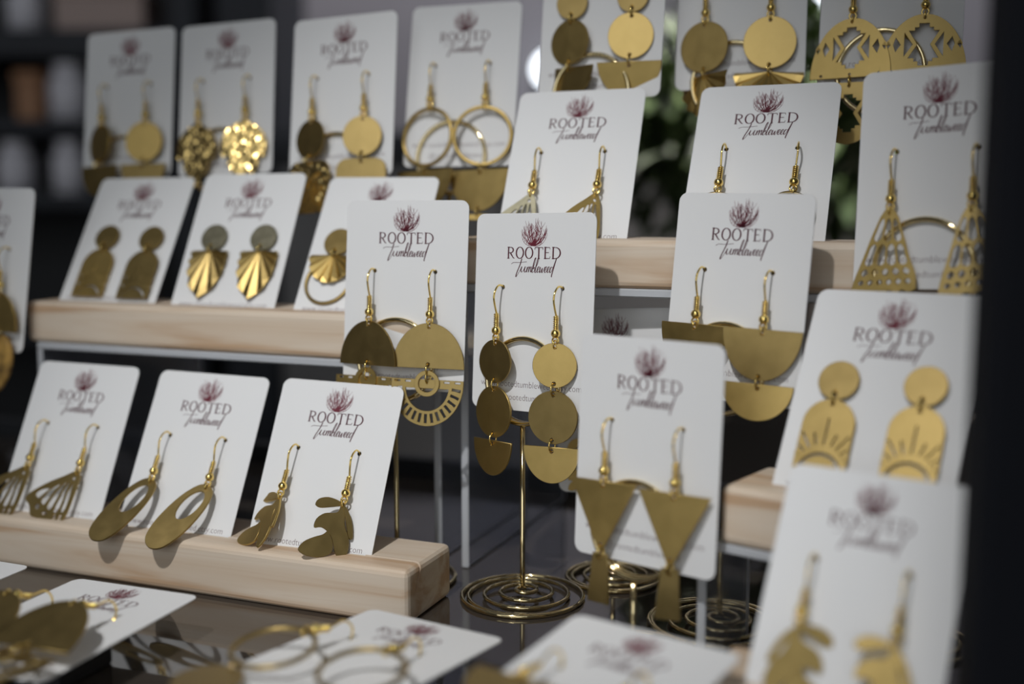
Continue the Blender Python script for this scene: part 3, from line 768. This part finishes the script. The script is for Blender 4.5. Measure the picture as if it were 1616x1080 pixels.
earring('E', 0, 'earring of two half-moons', 'the card right of centre', [(P_halfdown(27.5, 17.5, True), 'brass', 0, 0, -6), (P_halfdown(24, 12.5), 'brass')])
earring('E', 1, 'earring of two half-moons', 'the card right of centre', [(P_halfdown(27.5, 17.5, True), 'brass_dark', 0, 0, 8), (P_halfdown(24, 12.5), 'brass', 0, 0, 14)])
earring('S', 0, 'laurel sprig earring', 'the shaded card under the riser', [(LAUREL, 'brass')])
earring('S', 1, 'laurel sprig earring', 'the shaded card under the riser', [(LAUREL, 'brass')])
for s in both: earring('L0', s, 'earring of dome and tortoiseshell drop', 'the card at the left frame edge', [(P_halfup(25, 17), 'brass'), (('resin',), 'resin')])
# back row
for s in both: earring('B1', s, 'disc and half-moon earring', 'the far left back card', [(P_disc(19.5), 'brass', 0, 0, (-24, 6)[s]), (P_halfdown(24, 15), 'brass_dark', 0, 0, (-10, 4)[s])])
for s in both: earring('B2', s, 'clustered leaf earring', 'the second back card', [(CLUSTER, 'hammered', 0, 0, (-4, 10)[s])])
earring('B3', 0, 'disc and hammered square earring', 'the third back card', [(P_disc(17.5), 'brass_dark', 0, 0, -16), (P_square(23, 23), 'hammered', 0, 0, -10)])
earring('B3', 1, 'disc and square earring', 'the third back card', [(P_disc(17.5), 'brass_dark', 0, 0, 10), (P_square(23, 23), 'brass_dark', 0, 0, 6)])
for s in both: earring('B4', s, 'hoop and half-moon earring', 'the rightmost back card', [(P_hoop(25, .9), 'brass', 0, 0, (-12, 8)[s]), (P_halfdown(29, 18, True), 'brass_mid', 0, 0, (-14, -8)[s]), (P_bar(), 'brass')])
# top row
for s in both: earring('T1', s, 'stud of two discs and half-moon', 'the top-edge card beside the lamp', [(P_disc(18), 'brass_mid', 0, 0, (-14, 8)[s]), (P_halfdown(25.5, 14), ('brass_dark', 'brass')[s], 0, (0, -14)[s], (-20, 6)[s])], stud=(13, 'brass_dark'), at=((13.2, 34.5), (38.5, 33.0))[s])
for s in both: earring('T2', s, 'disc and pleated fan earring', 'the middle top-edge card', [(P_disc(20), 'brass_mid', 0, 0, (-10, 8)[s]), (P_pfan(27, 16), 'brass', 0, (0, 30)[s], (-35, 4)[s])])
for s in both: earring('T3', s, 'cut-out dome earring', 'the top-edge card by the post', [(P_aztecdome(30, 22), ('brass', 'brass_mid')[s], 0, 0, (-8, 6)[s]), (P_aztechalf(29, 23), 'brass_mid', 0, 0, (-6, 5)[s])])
# highest bar
for s in both: earring('U1', s, 'butterfly wing earring', 'the left leaning card of the highest bar', [(P_wing(.95, (1, .8)[s]), ('brass_grey', 'brass')[s], 0, 2, (0, 25)[s])])
for s in both: earring('U2', s, 'hoop earring', 'the right leaning card of the highest bar', [(P_hoop(15, .8), 'brass_dark', 0, 2, 0)], twist=(0, 14)[s])
earring('U3', 0, 'filigree wing earring', 'the tall stand card by the post', [(P_filigree(), 'brass')])
earring('U3', 1, 'filigree wing earring', 'the tall stand card by the post', [(P_filigree(), 'brass_dark', 6, 0, 6)])
for s in both: earring('R1', s, 'sunray arch stud earring', 'the leaning card by the post', [(P_arch(15.5, 22), 'brass_mid')], stud=(12.2, 'brass_dark'), at=((13.4, 30.2), (38.4, 29.6))[s])
earring('R2', 0, 'leaf sprig earring', 'the nearest leaning card', [(BRANCHM, 'brass_mid', -3, 2, 24)])
earring('R2', 1, 'leaf sprig earring', 'the nearest leaning card', [(BRANCH, 'brass_mid', 2, 2, 14)])
# middle bar
for s in both: earring('M1', s, 'arch stud earring', 'the left card of the raised left bar', [(P_arch(16, 24, True), ('brass', 'brass_dark')[s])], stud=(12.2, 'brass_dark'), at=((15.6, 32.6), (39.5, 33.2))[s])
for s in both: earring('M2', s, 'pleated shield stud earring', 'the middle card of the raised left bar', [(P_shield(), ('brass_dark', 'brass_mid')[s])], stud=(12.4, 'brass_grey'), at=((14.0, 32), (38.6, 32))[s])
for s in both:
    r = earring('M3', s, 'pleated fan stud with hoop', 'the right card of the raised left bar', [(P_pfan(22, 13), 'brass')], stud=(12.4, 'brass_dark'), at=((13, 32.4), (38.6, 32.4))[s])
    obj('hoop', P_hoop(20, .7)[0], 'brass_dark', r, T(0, -8.2, .9))
# front bar
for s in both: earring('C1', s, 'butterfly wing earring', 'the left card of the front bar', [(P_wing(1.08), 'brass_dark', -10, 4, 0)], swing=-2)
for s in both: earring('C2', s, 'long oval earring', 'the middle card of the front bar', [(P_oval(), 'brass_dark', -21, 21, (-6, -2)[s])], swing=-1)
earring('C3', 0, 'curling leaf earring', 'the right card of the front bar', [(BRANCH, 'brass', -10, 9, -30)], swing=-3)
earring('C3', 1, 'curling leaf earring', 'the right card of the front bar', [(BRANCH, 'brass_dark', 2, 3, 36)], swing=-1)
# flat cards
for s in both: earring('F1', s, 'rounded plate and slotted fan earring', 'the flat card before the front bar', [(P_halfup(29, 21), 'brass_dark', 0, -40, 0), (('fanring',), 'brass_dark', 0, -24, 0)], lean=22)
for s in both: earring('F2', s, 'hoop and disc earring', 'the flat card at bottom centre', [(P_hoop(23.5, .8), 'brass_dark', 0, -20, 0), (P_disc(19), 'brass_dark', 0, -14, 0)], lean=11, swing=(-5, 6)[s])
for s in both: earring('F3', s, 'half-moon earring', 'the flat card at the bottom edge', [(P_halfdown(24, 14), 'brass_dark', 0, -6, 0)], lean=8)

# ------------------------------------------------------------------ black post at the right, close to the lens
ps = empty('display_post', T(132, 240, TZ), label='matt black upright post close to the lens at right', category='post')
obj('shaft', box_mesh('shaft', -33, 70, -6, 6, 6, 520, 2.0), 'post', ps, Matrix.Identity(4))
obj('foot_plate', box_mesh('foot_plate', -38, 80, -20, 20, 0, 6, 1.0), 'post', ps, Matrix.Identity(4))

# ------------------------------------------------------------------ background
su = empty('shelving_unit', T(-640, 1500, -1046), label='dark navy shelving unit blurred at the far left', category='shelves')
for x0, x1 in ((-420, -385), (200, 234), (262, 330)): obj('upright', box_mesh('upright', x0, x1, 0, 260, 0, 1750, 2), 'navy', su, Matrix.Identity(4))
for z in (500, 860, 1038, 1134, 1232, 1560): obj('shelf_board', box_mesh('shelf_board', -385, 199, 0, 255, z, z+(34 if z == 1232 else 18), 1), 'navy', su, Matrix.Identity(4))
obj('back_panel', box_mesh('back_panel', -420, 234, 261, 268, 0, 1750), 'black', su, Matrix.Identity(4))
def jar(name, x, y, z, r, h, body, label, cat):
    V = []; prof = [(0, 0), (r, 0), (r, h*.8), (r*.7, h*.9), (r*.7, h)]
    rt = empty(name, T(x, y, z), label=label, category=cat, group='items on the far shelves')
    Vv, Fc = [], []; n_ = 18
    for pr in prof:
        for k in range(n_): Vv.append((pr[0]*math.cos(2*math.pi*k/n_), pr[0]*math.sin(2*math.pi*k/n_), pr[1]))
    for i in range(len(prof)-1):
        for k in range(n_): Fc.append((i*n_+k, i*n_+(k+1) % n_, (i+1)*n_+(k+1) % n_, (i+1)*n_+k))
    obj('body', mk('body', Vv, Fc, True), body, rt, Matrix.Identity(4))
    obj('lid', mk('lid', [(r*.75*math.cos(2*math.pi*k/n_), r*.75*math.sin(2*math.pi*k/n_), h+zz) for zz in (0, 8) for k in range(n_)],
        [tuple(range(n_, 2*n_)), tuple(reversed(range(n_)))] + [(k, (k+1) % n_, n_+(k+1) % n_, n_+k) for k in range(n_)]), body, rt, Matrix.Identity(4))
def carton(x0, x1, y0, y1, z0, z1, m_, label):
    rt = empty('carton', T((x0+x1)/2, (y0+y1)/2, z0), label=label, category='box', group='items on the far shelves')
    w, d, h = (x1-x0)/2, (y1-y0)/2, z1-z0
    obj('body', box_mesh('body', -w, w, -d, d, 0, h*.8, 2), m_, rt, Matrix.Identity(4))
    obj('lid', box_mesh('lid', -w-2, w+2, -d-2, d+2, h*.8+.1, h, 2), m_, rt, Matrix.Identity(4))
B0 = -1046
jar('jar', -588, 1545, B0+1152.3, 26, 66, 'white', 'blurred pale jar on the upper far shelf at left', 'jar')
carton(-650, -618, 1520, 1580, B0+1152.3, B0+1215, 'amber', 'blurred orange-brown box beside the pale jar')
jar('jar', -592, 1545, B0+1056.3, 22, 62, 'white', 'blurred pale jar on the shelf below, under the other jar', 'jar')
jar('jar', -664, 1545, B0+1056.3, 24, 60, 'white', 'blurred bluish-white jar at the left frame edge', 'jar')
carton(-590, -475, 1510, 1600, B0+1266.3, B0+1320, 'beige', 'blurred beige box on the top far shelf')
jar('jar', -640, 1545, B0+1266.3, 24, 60, 'white', 'blurred bluish pot on the top far shelf', 'jar')
carton(-560, -500, 1515, 1600, B0+878.3, B0+980, 'amber', 'blurred orange-brown box low on the far shelves')

cb = empty('cabinet', T(-70, 1420, B0), label='dark cabinet far behind the back row of cards', category='cabinet')
obj('body', box_mesh('body', -220, 900, 0, 400, 0, 1105, 2), 'black', cb, Matrix.Identity(4))
obj('worktop', box_mesh('worktop', -228, 908, -10, 410, 1105.1, 1130, 2), 'navy', cb, Matrix.Identity(4))
for i in range(4):
    dr = obj('door', box_mesh('door', -215+i*279, 58+i*279, -14, -.2, 20, 1085, 2), 'slate', cb, Matrix.Identity(4))
    obj('handle', box_mesh('handle', 40+i*279, 46+i*279, -30, -14, 700, 820, 2), 'wire', dr, Matrix.Identity(4))

def plant(x, y, z, r, h, n_, label, seed):
    rnd = random.Random(seed)
    rt = empty('potted_plant', T(x, y, z), label=label, category='plant')
    n2 = 20; prof = [(45, 0), (62, 90), (66, 92), (66, 104), (56, 104), (54, 88), (0, 86)]; Vv, Fc = [], []
    for pr in prof:
        for k in range(n2): Vv.append((pr[0]*math.cos(2*math.pi*k/n2), pr[0]*math.sin(2*math.pi*k/n2), pr[1]))
    for i in range(len(prof)-1):
        for k in range(n2): Fc.append((i*n2+k, i*n2+(k+1) % n2, (i+1)*n2+(k+1) % n2, (i+1)*n2+k))
    Fc.append(tuple(reversed(range(n2))))
    obj('pot', mk('pot', Vv, Fc, True), 'pot', rt, Matrix.Identity(4))
    stems, lv, lf = [], [], []
    for i in range(16):
        a, rr = rnd.uniform(0, 6.28), rnd.uniform(.2, .8)*r; hh = 95+rnd.uniform(.4, .9)*h
        stems.append(tube_data([(0, 0, 85), (rr*.4*math.cos(a), rr*.4*math.sin(a), 85+(hh-85)*.5), (rr*math.cos(a), rr*math.sin(a), hh)], 2.0, seg=5))
    obj('stems', mk('stems', *join(stems), True), 'leaf', rt, Matrix.Identity(4))
    for i in range(n_):
        a = rnd.uniform(0, 6.28); ph = math.acos(rnd.uniform(-.75, 1)); q = rnd.uniform(.45, 1)**.5
        c = Vector((r*q*math.sin(ph)*math.cos(a), r*q*math.sin(ph)*math.sin(a), 100+h*.5+h*.5*q*math.cos(ph)))
        m_ = Matrix.Translation(c) @ Matrix.Rotation(rnd.uniform(0, 6.28), 4, 'Z') @ Matrix.Rotation(rnd.uniform(-1.2, 1.2), 4, 'X')
        L, w = rnd.uniform(34, 58), rnd.uniform(14, 22); o = len(lv)
        for p_ in ((0, 0, 0), (w*.5, L*.35, 3), (w*.42, L*.7, 1), (0, L, -5), (-w*.42, L*.7, 1), (-w*.5, L*.35, 3), (0, L*.5, -3)): lv.append(m_ @ Vector(p_))
        for t3 in ((0, 1, 6), (1, 2, 6), (2, 3, 6), (3, 4, 6), (4, 5, 6), (5, 0, 6)): lf.append(tuple(o+q_ for q_ in t3))
    obj('foliage', mk('foliage', lv, lf), 'leaf', rt, Matrix.Identity(4), kind='stuff')
M['taupe'] = add_noise(mat('taupe_paint', (0.14, 0.12, 0.105), 0.6), 9, (0.13, 0.112, 0.098), (0.16, 0.138, 0.12))
st = empty('plant_cabinet', T(330, 1050, B0), label='taupe cabinet carrying the leafy plant behind the highest bar', category='cabinet')
obj('body', box_mesh('body', -186, 246, -116, 116, 0, 885, 2), 'taupe', st, Matrix.Identity(4))
obj('top', box_mesh('top', -190, 250, -120, 120, 885.1, 900, 2), 'taupe', st, Matrix.Identity(4))
for x in (-180, 34): obj('door', box_mesh('door', x, x+206, -124, -116.1, 20, 870, 2), 'taupe', st, Matrix.Identity(4))
plant(222, 1040, B0+900.2, 120, 215, 700, 'bushy dark green plant blurred behind the leaning cards of the highest bar', 3)

def sconce(x, z, r, label):
    rt = empty('wall_lamp', T(x, 2600, z), label=label, category='lamp', group='glowing wall lamps')
    obj('back_plate', box_mesh('back_plate', -30, 30, -12, 0, -30, 30, 3), 'post', rt, Matrix.Identity(4))
    obj('arm', tube('arm', [(0, -12, 0), (0, -60, 0), (0, -80, 8)], 7, seg=8), 'post', rt, Matrix.Identity(4))
    obj('globe', sphere('globe', r, 20, 14), 'glow', rt, T(0, -80-r+6, 12))
sconce(84, 268, 34, 'glowing white globe lamp on the wall beyond the top row')
sconce(690, 440, 42, 'glowing white globe lamp at the top edge between two top cards')
